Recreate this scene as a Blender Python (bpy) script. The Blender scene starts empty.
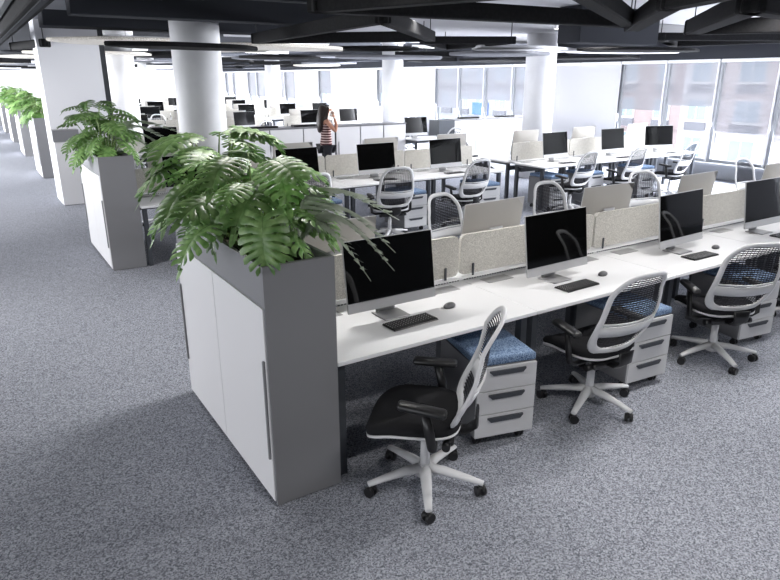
import bpy, bmesh, math, random
from mathutils import Vector, Matrix
C = bpy.context.scene.collection
PI = math.pi
random.seed(7)

# ------------------------------------------------------------------ materials
def mat(name, col, rough=.5, metal=0., spec=.5, noise=None, bump=None, coat=0., alpha=None, emit=None, trans=None, vary=0.):
    m = bpy.data.materials.new(name); m.use_nodes = True
    nt = m.node_tree; b = nt.nodes['Principled BSDF']
    b.inputs['Base Color'].default_value = (*col, 1)
    b.inputs['Roughness'].default_value = rough
    b.inputs['Metallic'].default_value = metal
    b.inputs['Specular IOR Level'].default_value = spec
    b.inputs['Coat Weight'].default_value = coat
    if emit:
        b.inputs['Emission Color'].default_value = (*emit[0], 1); b.inputs['Emission Strength'].default_value = emit[1]
    if noise or bump or vary:
        tc = nt.nodes.new('ShaderNodeTexCoord')
        src = tc.outputs['Object']
        if noise:
            sc, c2, lo, hi = noise[:4]
            n = nt.nodes.new('ShaderNodeTexNoise'); n.inputs['Scale'].default_value = sc
            n.inputs['Detail'].default_value = noise[4] if len(noise) > 4 else 3
            nt.links.new(src, n.inputs['Vector'])
            r = nt.nodes.new('ShaderNodeValToRGB')
            r.color_ramp.elements[0].position = lo; r.color_ramp.elements[1].position = hi
            r.color_ramp.elements[0].color = (*col, 1); r.color_ramp.elements[1].color = (*c2, 1)
            nt.links.new(n.outputs['Fac'], r.inputs['Fac'])
            nt.links.new(r.outputs['Color'], b.inputs['Base Color'])
        if bump:
            n2 = nt.nodes.new('ShaderNodeTexNoise'); n2.inputs['Scale'].default_value = bump[0]
            nt.links.new(src, n2.inputs['Vector'])
            bp = nt.nodes.new('ShaderNodeBump'); bp.inputs['Strength'].default_value = bump[1]; bp.inputs['Distance'].default_value = .01
            nt.links.new(n2.outputs['Fac'], bp.inputs['Height']); nt.links.new(bp.outputs['Normal'], b.inputs['Normal'])
    if vary:
        oi = nt.nodes.new('ShaderNodeObjectInfo'); hs = nt.nodes.new('ShaderNodeHueSaturation')
        mr = nt.nodes.new('ShaderNodeMapRange'); mr.inputs['To Min'].default_value = 1 - vary; mr.inputs['To Max'].default_value = 1 + vary
        nt.links.new(oi.outputs['Random'], mr.inputs['Value']); nt.links.new(mr.outputs['Result'], hs.inputs['Value'])
        hs.inputs['Color'].default_value = (*col, 1)
        inp = b.inputs['Base Color']
        if inp.is_linked: nt.links.new(inp.links[0].from_socket, hs.inputs['Color'])
        nt.links.new(hs.outputs['Color'], inp)
    if trans:   # sheer cloth or pane: share of plain transparency
        out = nt.nodes['Material Output']; t = nt.nodes.new('ShaderNodeBsdfTransparent'); mx = nt.nodes.new('ShaderNodeMixShader')
        mx.inputs['Fac'].default_value = trans
        nt.links.new(b.outputs[0], mx.inputs[1]); nt.links.new(t.outputs[0], mx.inputs[2]); nt.links.new(mx.outputs[0], out.inputs['Surface'])
    return m

M = {}
M['carpet'] = mat('carpet', (.2, .2, .22), .95, spec=.1)
def carpet_speckle():
    nt = M['carpet'].node_tree; b = nt.nodes['Principled BSDF']; tc = nt.nodes.new('ShaderNodeTexCoord')
    v = nt.nodes.new('ShaderNodeTexVoronoi'); v.inputs['Scale'].default_value = 150; nt.links.new(tc.outputs['Object'], v.inputs['Vector'])
    sp = nt.nodes.new('ShaderNodeSeparateColor'); nt.links.new(v.outputs['Color'], sp.inputs['Color'])
    r = nt.nodes.new('ShaderNodeValToRGB'); r.color_ramp.elements[0].color = (.10, .106, .125, 1); r.color_ramp.elements[1].color = (.43, .445, .50, 1)
    nt.links.new(sp.outputs['Red'], r.inputs['Fac']); nt.links.new(r.outputs['Color'], b.inputs['Base Color'])
carpet_speckle()
M['laminate'] = mat('white_laminate', (.74, .74, .75), .45)
M['grey'] = mat('grey_laminate', (.205, .205, .215), .38)
M['door'] = mat('door_laminate', (.72, .71, .72), .42)
M['dark_metal'] = mat('dark_metal', (.028, .03, .034), .45)
M['leg_metal'] = mat('leg_metal', (.05, .055, .065), .45)
M['felt'] = mat('beige_felt', (.36, .345, .315), .95, spec=.1, noise=(150, (.68, .66, .61), .32, .66, 3))
M['blue'] = mat('blue_felt', (.05, .09, .17), .95, spec=.1, noise=(140, (.30, .40, .56), .36, .66, 3))
M['plastic'] = mat('white_plastic', (.66, .66, .67), .35)
M['black'] = mat('black_plastic', (.012, .012, .013), .35)
M['fabric'] = mat('black_fabric', (.012, .012, .014), .85, spec=.2, bump=(300, .2))
M['mesh'] = mat('black_mesh', (.015, .015, .02), .8)
M['ped'] = mat('pedestal_front', (.58, .58, .59), .4)
M['pedside'] = mat('pedestal_side', (.17, .17, .18), .4)
M['alu'] = mat('aluminium', (.52, .52, .53), .32, metal=.35)
M['monback'] = mat('aluminium_back', (.40, .385, .365), .45, metal=.2)
M['screen'] = mat('screen_glass', (.002, .002, .002), .04, spec=.5)
M['key'] = mat('black_keys', (.010, .010, .011), .5)
M['mouse'] = mat('mouse_shell', (.08, .08, .085), .3)
M['flap'] = mat('grey_flap', (.33, .33, .34), .35, metal=.3)
M['leaf'] = mat('leaf_green', (.09, .20, .05), .36, noise=(5, (.28, .43, .16), .35, .7), vary=.35)
M['palm'] = mat('palm_leaf', (.28, .33, .25), .4, noise=(8, (.46, .50, .42), .3, .7), vary=.2)
M['stem'] = mat('leaf_stem', (.16, .24, .07), .5)
M['soil'] = mat('soil', (.02, .016, .012), .95, noise=(60, (.06, .045, .035), .4, .6))
M['wall'] = mat('wall_paint', (.74, .74, .77), .7)
M['column'] = mat('column_paint', (.66, .66, .68), .6, noise=(3, (.70, .70, .72), .4, .6))
M['cdark'] = mat('dark_ceiling_paint', (.034, .036, .043), .9, spec=.15)
M['cmid'] = mat('grey_ceiling_board', (.13, .135, .155), .8, noise=(60, (.15, .155, .175), .4, .6))
M['cwhite'] = mat('white_ceiling_board', (.52, .52, .55), .8)
M['cblack'] = mat('black_baffle', (.010, .010, .011), .85, spec=.12, noise=(30, (.013, .013, .014), .4, .6))
M['cream'] = mat('cream_felt', (.52, .48, .42), .95, noise=(60, (.80, .76, .70), .35, .62), bump=(80, .3))
M['frame'] = mat('window_frame', (.22, .23, .25), .4, metal=.3)
M['framew'] = mat('white_frame', (.75, .75, .76), .4)
M['glass'] = mat('window_glass', (.8, .85, .9), .03, trans=.93)
M['sheer'] = mat('sheer_blind', (.36, .36, .38), .9, spec=.1, trans=.47)
M['blind'] = mat('white_blind', (.60, .60, .62), .9, spec=.1)
M['led'] = mat('fill_lamp_strip', (1, 1, 1), emit=((1, .98, .95), 3.))  # glow of the added ceiling fill lamps
M['skin'] = mat('skin', (.50, .25, .17), .5)
M['hair'] = mat('dark_hair', (.012, .008, .007), .4, noise=(60, (.03, .018, .014), .4, .6))
M['pants'] = mat('dark_trousers', (.02, .02, .025), .8)
def stripes():
    m = mat('striped_top', (.10, .02, .02), .8); nt = m.node_tree; b = nt.nodes['Principled BSDF']
    tc = nt.nodes.new('ShaderNodeTexCoord'); w = nt.nodes.new('ShaderNodeTexWave'); w.bands_direction = 'Z'
    w.inputs['Scale'].default_value = 6.5; w.inputs['Distortion'].default_value = .6
    nt.links.new(tc.outputs['Object'], w.inputs['Vector'])
    r = nt.nodes.new('ShaderNodeValToRGB'); r.color_ramp.interpolation = 'CONSTANT'
    r.color_ramp.elements[0].color = (.07, .018, .02, 1); r.color_ramp.elements[1].color = (.60, .45, .42, 1); r.color_ramp.elements[1].position = .66
    nt.links.new(w.outputs['Fac'], r.inputs['Fac']); nt.links.new(r.outputs['Color'], b.inputs['Base Color'])
    return m
M['stripe'] = stripes()
M['facade_beige'] = mat('facade_beige', (.56, .47, .47), .9)
M['facade_brick'] = mat('facade_brick', (.36, .28, .28), .9, noise=(2, (.40, .31, .31), .4, .6))
M['facade_pale'] = mat('facade_pale', (.62, .60, .63), .9)
M['facade_grey'] = mat('facade_grey', (.40, .41, .47), .9)
M['spandrel'] = mat('spandrel', (.17, .17, .20), .7)
M['wpane'] = mat('far_window_pane', (.28, .36, .45), .15)
M['street'] = mat('street', (.45, .45, .47), .9)
M['shopblue'] = mat('blue_shopfront', (.05, .17, .55), .6)

# ------------------------------------------------------------------ mesh helpers
def rotz(a): return Matrix.Rotation(a, 4, 'Z')
def bx(bm, c, s, rot=None, bev=0., seg=1):
    t = bmesh.new(); bmesh.ops.create_cube(t, size=1)
    for v in t.verts: v.co = Vector((v.co.x * s[0], v.co.y * s[1], v.co.z * s[2]))
    if bev: bmesh.ops.bevel(t, geom=t.edges[:], offset=bev, segments=seg, profile=.5, affect='EDGES')
    m = Matrix.Translation(c) @ (rot if rot else Matrix.Identity(4))
    merge(bm, t, m); return bm
def merge(bm, t, m=None, mi=None):
    vm = [bm.verts.new(m @ v.co if m else v.co) for v in t.verts]
    t.verts.index_update()
    for f in t.faces:
        try:
            nf = bm.faces.new([vm[v.index] for v in f.verts]); nf.smooth = f.smooth
            nf.material_index = f.material_index if mi is None else mi
        except ValueError: pass
    t.free()
def box(c, s, rot=None, bev=0., seg=1): return bx(bmesh.new(), c, s, rot, bev, seg)
def cyl(bm, c, r, h, n=16, r2=None, rot=None):
    t = bmesh.new(); bmesh.ops.create_cone(t, cap_ends=True, segments=n, radius1=r, radius2=r if r2 is None else r2, depth=h)
    for f in t.faces: f.smooth = len(f.verts) == 4
    merge(bm, t, Matrix.Translation(c) @ (rot if rot else Matrix.Identity(4))); return bm
def ball(bm, c, s, n=12, rot=None):
    t = bmesh.new(); bmesh.ops.create_uvsphere(t, u_segments=n, v_segments=max(6, n // 2 + 2), radius=1)
    for f in t.faces: f.smooth = True
    merge(bm, t, Matrix.Translation(c) @ (rot if rot else Matrix.Identity(4)) @ Matrix.Diagonal((*s, 1))); return bm
def tube(bm, pts, ra, n=8, closed=False, up=None, smooth=True):
    """sweep an ellipse (ra = r or (across, along-up)) per point through pts"""
    pts = [Vector(p) for p in pts]; N = len(pts); rings = []
    for i, p in enumerate(pts):
        a = pts[(i - 1) % N] if closed or i > 0 else p; b = pts[(i + 1) % N] if closed or i < N - 1 else p
        d = (b - a).normalized(); u = Vector(up[i] if isinstance(up, list) else up) if up else (Vector((0, 0, 1)) if abs(d.z) < .9 else Vector((0, 1, 0)))
        s = d.cross(u).normalized(); w = s.cross(d).normalized()
        r = ra[i] if isinstance(ra, list) else ra
        rx, ry = r if isinstance(r, tuple) else (r, r)
        rings.append([bm.verts.new(p + s * (rx * math.cos(2 * PI * k / n)) + w * (ry * math.sin(2 * PI * k / n))) for k in range(n)])
    for i in range(N if closed else N - 1):
        A, B = rings[i], rings[(i + 1) % N]
        for k in range(n):
            f = bm.faces.new((A[k], A[(k + 1) % n], B[(k + 1) % n], B[k])); f.smooth = smooth
    if not closed:
        bm.faces.new(rings[0][::-1]); bm.faces.new(rings[-1])
    return bm
def prism(bm, pts, z0, z1):
    lo = [bm.verts.new((p[0], p[1], z0)) for p in pts]; hi = [bm.verts.new((p[0], p[1], z1)) for p in pts]; n = len(pts)
    bm.faces.new(lo[::-1]); bm.faces.new(hi)
    for k in range(n): bm.faces.new((lo[k], lo[(k + 1) % n], hi[(k + 1) % n], hi[k]))
    return bm
def link(name, bm, m, parent=None, loc=None, rz=0.):
    bmesh.ops.recalc_face_normals(bm, faces=bm.faces[:])
    me = bpy.data.meshes.new(name); bm.to_mesh(me); bm.free()
    for k in (m if isinstance(m, list) else [m]): me.materials.append(M[k] if isinstance(k, str) else k)
    o = bpy.data.objects.new(name, me); C.objects.link(o)
    if parent: o.parent = parent
    if loc: o.location = loc
    if rz: o.rotation_euler = (0, 0, rz)
    return o
def tag(o, label, cat, group=None, kind=None):
    if label: o['label'] = label
    if cat: o['category'] = cat
    if group: o['group'] = group
    if kind: o['kind'] = kind
    return o
def thing(name, label, cat, loc=(0, 0, 0), rz=0, group=None):
    o = bpy.data.objects.new(name, None); C.objects.link(o); o.location = loc; o.rotation_euler = (0, 0, rz)
    o.empty_display_size = .1
    return tag(o, label, cat, group)
def struct(name, bm, m, label=None):
    o = link(name, bm, m); o['kind'] = 'structure'
    if label: o['label'] = label
    return o
def kids(o): return KIDS.get(o.name, [])
KIDS = {}
def index_children():
    KIDS.clear()
    for o in C.objects:
        if o.parent: KIDS.setdefault(o.parent.name, []).append(o)
def dup(o, loc=None, rz=None, label=None, group=None, parent=None):
    c = o.copy(); C.objects.link(c)
    if parent: c.parent = parent
    if loc is not None: c.location = loc
    if rz is not None: c.rotation_euler = (0, 0, rz)
    if label: c['label'] = label
    if group: c['group'] = group
    for ch in kids(o): dup(ch, parent=c)
    return c
def flatten(root, name):
    """one mesh of a thing and all of its parts, for copies far from the camera"""
    bm = bmesh.new(); mats = []
    def rec(o, mtx):
        if o.type == 'MESH':
            base = len(mats); mats.extend(o.data.materials); t = bmesh.new(); t.from_mesh(o.data)
            for f in t.faces: f.material_index += base
            merge(bm, t, mtx)
        for ch in kids(o): rec(ch, mtx @ ch.matrix_local_calc() if False else mtx @ Matrix.LocRotScale(ch.location, ch.rotation_euler, ch.scale))
    rec(root, Matrix.Identity(4))
    me = bpy.data.meshes.new(name); bm.to_mesh(me); bm.free()
    uniq = []; remap = []
    for m in mats:
        if m not in uniq: uniq.append(m)
        remap.append(uniq.index(m))
    for m in uniq: me.materials.append(m)
    for p in me.polygons: p.material_index = remap[p.material_index] if p.material_index < len(remap) else 0
    return me
def place_mesh(me, name, loc, rz, label, cat, group):
    o = bpy.data.objects.new(name, me); C.objects.link(o); o.location = loc; o.rotation_euler = (0, 0, rz)
    return tag(o, label, cat, group)

ORD = ['first', 'second', 'third', 'fourth', 'fifth', 'sixth', 'seventh', 'eighth', 'ninth', 'tenth']

# ------------------------------------------------------------------ camera
cam = bpy.data.cameras.new('camera'); co = bpy.data.objects.new('camera', cam); C.objects.link(co)
r_ = Vector((.84272586, -.53834197, -.00102032)); u_ = Vector((.17085071, .26565313, .94880896)); d_ = Vector((.51051264, .79976017, -.31584888))
co.matrix_world = Matrix(((r_.x, u_.x, -d_.x, -1.03127), (r_.y, u_.y, -d_.y, -2.77158), (r_.z, u_.z, -d_.z, 2.171053), (0, 0, 0, 1)))
cam.sensor_width = 36; cam.lens = 636.92 / 780 * 36; cam.clip_end = 400; cam.clip_start = .05
bpy.context.scene.camera = co

# ------------------------------------------------------------------ room shell
XW = 13.0; XL = -7.0; YB = -8.0; YF = 46.0; ZC = 3.25
struct('floor', box(((XW + XL) / 2, (YF + YB) / 2, -.05), (XW - XL + .4, YF - YB, .1)), 'carpet')
struct('ceiling', box(((XW + XL) / 2, (YF + YB) / 2, ZC + .1), (XW - XL + 1, YF - YB + .6, .2)), 'cdark')
struct('wall_back', box(((XW + XL) / 2, YB - .1, ZC / 2), (XW - XL + .4, .2, ZC)), 'dark_metal')
struct('wall_near_right', box((XW + .1, -6.3, ZC / 2), (.3, 3.3, ZC)), 'dark_metal')
struct('wall_far', box(((XW + XL) / 2, YF + .1, ZC / 2), (XW - XL + .4, .2, ZC)), 'wall')
struct('wall_left', box((XL - .1, (YF + YB) / 2, ZC / 2), (.2, YF - YB, ZC)), 'wall')
# window wall: sill, head, bays of 1.3 m
ZS, ZH = .36, 2.55
b = box((XW + .12, (YF + YB) / 2, ZS / 2), (.24, YF - YB, ZS)); bx(b, (XW - .08, (YF + YB) / 2, ZS - .03), (.4, YF - YB, .05))
struct('wall_right', b, 'frame')
struct('trim_1', box((XW + .05, (YF + YB) / 2, (ZH + ZC) / 2), (.35, YF - YB, ZC - ZH)), 'cdark', 'dark bulkhead above the windows')
bays = []
y = -4.7; k = 0
BP = 1.3
edges = []
while y < YF - 1.4: edges.append(round(y, 3)); y += BP      # 4.4, 5.7, 7.0, 8.3 ...
wn = 0
def bay_kind(y0):
    c = round(y0, 1)
    t = {4.4: ('s', 1.0), 5.7: ('s', 1.55), 7.0: ('s', 1.42), 3.1: ('s', .9), 8.3: ('b', 0), 9.6: ('b', 0), 10.9: ('s', .9), 12.2: ('s', 1.5), 13.5: ('s', 1.5), 14.8: ('s', 1.2),
         16.1: ('b', 0), 17.4: ('b', 0), 18.7: ('s', 1.6), 20.0: ('b', 0), 21.3: ('b', 0), 22.6: ('b', 0), 23.9: ('s', 1.5), 25.2: ('b', 0)}
    if c in t: return t[c]
    return ('s', 1.2) if int(round((y0 + 4.7) / BP)) % 3 else ('b', 0)
LB = []
for i, y0 in enumerate(edges):
    y1 = y0 + BP; kd, zb = bay_kind(y0); wn += 1
    fr = bmesh.new()
    bx(fr, (XW, y0, (ZS + ZH) / 2), (.12, .07, ZH - ZS)); bx(fr, (XW, y0 + BP / 2, ZS + .03), (.10, BP - .07, .06)); bx(fr, (XW, y0 + BP / 2, ZH - .03), (.10, BP - .07, .06))
    w = struct('window_%d' % wn, fr, 'frame')
    p = link('window_pane', box((XW + .03, y0 + BP / 2, (ZS + ZH) / 2), (.012, BP - .06, ZH - ZS - .1)), 'glass', w)
    wj = link('white_jamb', box((XW - .075, y0 + .055, (ZS + ZH) / 2), (.03, .035, ZH - ZS)), 'framew', w)
    if kd == 's':
        bl = link('sheer_blind', box((XW - .03, y0 + BP / 2, (zb + ZH) / 2), (.008, BP - .1, ZH - zb)), 'sheer', w)
    else:
        bl = link('white_blind', box((XW - .10, y0 + BP / 2, (ZS + ZH) / 2), (.012, BP - .0, ZH - ZS - .02)), 'blind', w)
    link('blind_cassette', box((XW - .09, y0 + BP / 2, ZH - .03), (.09, BP - .02, .07), bev=.01), 'framew', w)
    LB.append((y0, y1, kd))

# columns
def column(x, y, d, label, square=None):
    bm = bmesh.new(); cyl(bm, (0, 0, ZC / 2), d / 2, ZC - .002, 48); cyl(bm, (0, 0, ZC - .06), d / 2 + .05, .1, 48)
    o = link('round_column', bm, 'column', loc=(x, y, 0)); o['kind'] = 'structure'; o['label'] = label
column(1.93, 7.12, .70, 'large round white column behind the second desk row')
column(9.75, 7.95, .66, 'round white column beside the window blinds')
column(2.2, 14.35, .70, 'round white column behind the square pillar')
column(2.3, 23.0, .7, 'round white column in the distance on the left')
column(9.9, 14.2, .62, 'round white column far back near the windows')
column(9.9, 23.4, .62, 'farthest round white column near the windows')
column(5.9, 28.0, .7, 'round white column in the middle distance')
bm = box((.55, 10.95, ZC / 2), (1.02, 1.5, ZC - .002)); bx(bm, (1.04, 10.2, 1.9), (.05, .06, 2.6))
o = link('square_pillar', box((.63, 10.55, ZC / 2), (.98, .75, ZC - .002)), 'wall'); o['kind'] = 'structure'; o['label'] = 'square white pillar behind the third planter cabinet'
o = link('dark_reveal', box((1.165, 10.3, 1.8), (.11, .12, 2.7)), 'dark_metal', ); o['kind'] = 'structure'; o['label'] = 'dark vertical edge strip of the square pillar'

# ------------------------------------------------------------------ planter cabinets
W0, L0, HD, HB = .386, 1.555, 1.12, 1.33
def make_cabinet(label, loc, plain=False, grp='planter cabinets along the aisle', name='planter_cabinet'):
    t = thing(name, label, 'cabinet', loc, group=grp)
    b = box((W0 / 2 + .01, L0 / 2, HD / 2 + .01), (W0 - .02, L0 - .03, HD - .02)); bx(b, (W0 / 2 + .002, .008, HB / 2 + .002), (W0 - .004, .018, HB - .006)); bx(b, (W0 / 2 + .002, L0 - .008, HB / 2 + .002), (W0 - .004, .018, HB - .006)); link('cabinet_body', b, 'grey', t)
    # trough of four boards
    g = .02; tb = bmesh.new()
    bx(tb, (W0 / 2, g * 1.4, (HD + HB) / 2), (W0 - .04, g, HB - HD - .01)); bx(tb, (W0 / 2, L0 - g * 1.4, (HD + HB) / 2), (W0 - .04, g, HB - HD - .01))
    bx(tb, (g / 2 + .004, L0 / 2, (HD + HB) / 2 - .002), (g, L0 - .036, HB - HD)); bx(tb, (W0 - g / 2, L0 / 2, (HD + HB) / 2 - .002), (g, L0 - .036, HB - HD))
    link('planter_trough', tb, 'grey', t)
    link('soil', box((W0 / 2, L0 / 2, HD + .06), (W0 - 2 * g, L0 - 2 * g, .1)), 'soil', t)
    link('plinth', box((W0 / 2 + .01, L0 / 2, .012), (W0 - .03, L0 - .02, .02)), 'dark_metal', t)
    for k in range(2):
        y0 = .012 + k * (L0 / 2 - .004)
        d = link('door', box((.004, y0 + L0 / 4 - .006, (HD + .025) / 2), (.018, L0 / 2 - .012, HD - .03), bev=.002), 'door', t)
        yh = .03 if k == 0 else L0 - .03
        link('door_handle', box((-.010, yh, .56), (.014, .016, .56), bev=.003), 'grey', d)
    return t
cab0 = make_cabinet('near grey planter cabinet with white doors facing the aisle, largest in view', (0, -.035, 0))
index_children()
RP = 5.09
dup(cab0, (.098, RP, 0), label='second grey planter cabinet with white doors along the aisle')
# third one: short, pale end, below the square pillar
t = thing('planter_cabinet', 'pale short cabinet with grey trough against the square pillar', 'cabinet', (.14, 9.91, 0), group=None)
link('cabinet_body', box((.2, .12, .56), (.40, .24, 1.1)), 'door', t); link('planter_trough', box((.2, .12, 1.215), (.42, .25, .2)), 'grey', t); link('plinth', box((.2, .12, .01), (.38, .22, .018)), 'dark_metal', t)
for i, (x, yy) in enumerate([(.16, 13.8), (.16, 18.9), (.16, 24.0), (.16, 29.1), (.16, 34.2)]):
    dup(cab0, (x, yy, 0), label='distant planter cabinet, %s beyond the square pillar' % ORD[i])

# ------------------------------------------------------------------ plants
def leaf_mesh(n=7, wid=.5, seed=0, droop=.35, split=.42):
    rnd = random.Random(seed); bm = bmesh.new()
    def mid(s): return Vector((0, s, .10 * math.sin(s * 2.2) - droop * s * s))
    for side in (-1, 1):
        for i in range(n):
            s0, s1 = i / n, (i + 1) / n
            sc = (s0 + s1) / 2
            prev = None; R = 9
            ln = wid * (math.sin(PI * min(1, (sc * .86 + .17)) ** .85) ** .6) * rnd.uniform(.97, 1.03)
            for r in range(R + 1):
                q = r / R
                half = (s1 - s0) / 2
                if q > .32: half *= (1 - split * min(1, (q - .32) / .12) * (1.25 - .6 * q))
                if q > .9: half *= 1 - (q - .9) * 4
                row = []
                for e in (-1, 0, 1):
                    s = sc + e * half
                    a = math.radians(128 - 98 * s)     # direction from midrib, from backward lobes to forward
                    L = q * ln
                    dvec = Vector((side * math.sin(a), math.cos(a), 0))
                    base = mid(max(0, .03 + s * .93))
                    p = base + dvec * L * (1.0 if s < .9 else .9)
                    p.y += .10 * q * q * ln
                    p.z += -.34 * L * L / wid + .10 * L + (.018 if e == 0 else -.006) * math.sin(q * PI)
                    row.append(bm.verts.new(p))
                if prev:
                    for j in range(2):
                        f = bm.faces.new((prev[j], prev[j + 1], row[j + 1], row[j])); f.smooth = True
                prev = row
    # tip lobe
    a = mid(.93); tip = mid(1.0) + Vector((0, .16, -.10)); l = bm.verts.new(a + Vector((-.07, 0, -.005))); m_ = bm.verts.new(a); r = bm.verts.new(a + Vector((.07, 0, -.005)))
    l2 = bm.verts.new(a * .35 + tip * .65 + Vector((-.05, 0, 0))); r2 = bm.verts.new(a * .35 + tip * .65 + Vector((.05, 0, 0))); tp = bm.verts.new(tip)
    bm.faces.new((l, m_, l2)); bm.faces.new((m_, r, r2)); bm.faces.new((m_, r2, tp, l2))
    # midrib
    tube(bm, [mid(s) + Vector((0, 0, .004)) for s in (0, .25, .5, .75, .93)] + [tip], [.010, .009, .007, .006, .004, .002], 5)
    return bm
def palm_mesh(n=15, seed=0):
    bm = bmesh.new(); rnd = random.Random(seed)
    def mid(s): return Vector((0, s * (1 - .22 * s), .30 * math.sin(s * 2.6) - 1.0 * s ** 3))
    pts = [mid(k / 12) for k in range(13)]
    tube(bm, pts, [.012 - .0007 * k for k in range(13)], 5)
    for i in range(n):
        s = .15 + .83 * i / n
        for side in (-1, 1):
            L = .24 * math.sin(PI * (.15 + .8 * s)) * rnd.uniform(.85, 1.1); a = math.radians(68 - 30 * s)
            d = Vector((side * math.sin(a), math.cos(a) * .9, -.35 - .6 * s)).normalized()
            sd = Vector((math.cos(a) * -side, math.sin(a), 0)); b0 = mid(s); prev = None
            for q in (0, .35, .7, 1):
                w = .026 * (1 - q) ** .6 + .001
                p = b0 + d * L * q + Vector((0, 0, -.25 * L * q * q))
                row = [bm.verts.new(p - sd * w), bm.verts.new(p + sd * w)]
                if prev:
                    f = bm.faces.new((prev[0], prev[1], row[1], row[0])); f.smooth = True
                prev = row
    return bm
def mk(bm, name, m):
    bmesh.ops.recalc_face_normals(bm, faces=bm.faces[:]); me = bpy.data.meshes.new(name); bm.to_mesh(me); bm.free(); me.materials.append(M[m]); return me
LEAF = [mk(leaf_mesh(8, .44, 1, .35, .30), 'monstera_leaf', 'leaf'), mk(leaf_mesh(9, .47, 2, .5, .34), 'monstera_leaf', 'leaf'), mk(leaf_mesh(8, .42, 3, .28, .30), 'monstera_leaf', 'leaf')]
PALM = [mk(palm_mesh(20, 1), 'palm_frond', 'palm'), mk(palm_mesh(18, 5), 'palm_frond', 'palm')]
def frond(parent, me, name, base, pos, az, pitch, size, roll=0., stem=True, m='stem', sr=.006):
    """a leaf whose stalk end is at pos (plant-local), pointing along az, tipped down by pitch"""
    o = bpy.data.objects.new(name, me); C.objects.link(o); o.parent = parent
    o.location = pos; o.scale = (size,) * 3
    o.rotation_euler = (Matrix.Rotation(az - PI / 2, 3, 'Z') @ Matrix.Rotation(-pitch, 3, 'X') @ Matrix.Rotation(roll, 3, 'Y')).to_euler()
    if stem:
        b0 = Vector(base); p = Vector(pos); dirv = Vector((math.cos(az), math.sin(az), 0))
        h = (p - b0); midp = b0 + h * .5 + Vector((0, 0, .14 * h.length)) - dirv * .03
        pts = []
        for k in range(7):
            t_ = k / 6; pts.append(b0 * (1 - t_) ** 2 + midp * 2 * t_ * (1 - t_) + p * t_ * t_)
        bm = tube(bmesh.new(), pts, [sr * 1.3 - sr * .5 * k / 6 for k in range(7)], 6)
        link('leaf_stalk', bm, m, parent)
    return o
def monstera(label, loc, seed, n=20, extra=(), R=(.12, .46), Z=(.10, .55), sz=(.21, .30), grp='monstera plants in the planters'):
    rnd = random.Random(seed); t = thing('monstera_plant', label, 'plant', loc, group=grp)
    for k in range(n):
        az = 2 * PI * (k * .382 + rnd.uniform(-.05, .05)); q = (k + .5) / n
        rr = R[0] + (R[1] - R[0]) * math.sqrt(1 - q * .85) * rnd.uniform(.75, 1.1); zz = Z[0] + (Z[1] - Z[0]) * q + rnd.uniform(-.04, .04)
        rad = rr * .62
        pos = (rad * math.cos(az) * .85, rad * math.sin(az), zz)
        base = (.06 * math.cos(az), .08 * math.sin(az), 0)
        frond(t, LEAF[k % 3], 'leaf', base, pos, az + rnd.uniform(-.3, .3), math.radians(rnd.uniform(2, 50) * (1.15 - .8 * q)), rnd.uniform(*sz), rnd.uniform(-.35, .35))
    for (pos, az, pitch, size, roll, j) in extra: frond(t, LEAF[j], 'leaf', (.05, .0, 0), pos, math.radians(az), math.radians(pitch), size, roll)
    return t
zs = HD + .11
# extra leaves of the near plant: one hangs over the front edge, others reach over the aisle side
ex = [((-.13, -.47, .33), 240, 62, .27, .1, 1), ((-.18, -.0, .30), 205, 58, .25, .2, 0), ((-.18, .25, .30), 195, 55, .25, 0, 2),
      ((.0, -.15, .42), 215, 25, .33, -.1, 0), ((.18, -.15, .30), 300, 28, .30, .2, 2), ((.1, -.1, .50), 260, 15, .30, 0, 1)]
monstera('front monstera in the near planter, one big split leaf hanging over its corner', (.18, .50, zs), 11, 27, ex, R=(.15, .50), Z=(.15, .56))
ex2 = [((-.2, .0, .36), 185, 45, .28, .1, 0), ((-.18, .2, .42), 170, 20, .30, 0, 1), ((-.2, -.2, .38), 205, 35, .33, 0, 2), ((-.1, .1, .62), 190, 8, .32, 0, 0), ((.1, -.1, .66), 330, 8, .32, .1, 1)]
monstera('rear monstera in the near planter, behind the one with the hanging leaf', (.18, 1.12, zs), 23, 27, ex2, R=(.14, .46), Z=(.18, .66))
def palm_plant(label, loc, specs, grp=None):
    t = thing('palm_plant', label, 'plant', loc, group=grp)
    for (az, el, size, j) in specs:
        frond(t, PALM[j], 'frond', (0, 0, 0), (.05 * math.cos(math.radians(az)), .05 * math.sin(math.radians(az)), .10), math.radians(az), -math.radians(el), size, 0, True, 'stem', .004)
    return t
palm_plant('pale grey-green palm fronds drooping from the desk side of the near planter', (.30, .30, zs),
           [(-30, 30, .46, 0), (-5, 35, .52, 1), (-60, 30, .40, 0), (25, 40, .5, 0), (5, 50, .6, 1)])
index_children()
def clump(loc, seed, lab1, lab2, lab3):
    monstera(lab1, (loc[0] + .18, loc[1] + .42, zs), seed, 22, (), R=(.12, .42), Z=(.12, .58))
    monstera(lab2, (loc[0] + .18, loc[1] + 1.1, zs), seed + 1, 20, (), R=(.12, .46), Z=(.12, .68))
    palm_plant(lab3, (loc[0] + .28, loc[1] + .5, zs), [(-10, 35, .6, 0), (20, 50, .66, 1), (-45, 40, .5, 0), (50, 45, .55, 1), (0, 60, .7, 1)])
clump((.098, RP), 41, 'front monstera in the second planter along the aisle', 'rear monstera in the second planter along the aisle', 'pale palm on the desk side of the second planter')
index_children()
pm = [o for o in C.objects if o.name.startswith('monstera_plant')]
fm = flatten(pm[-1], 'monstera_plant'); fm2 = flatten(pm[-2], 'monstera_plant')
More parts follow.
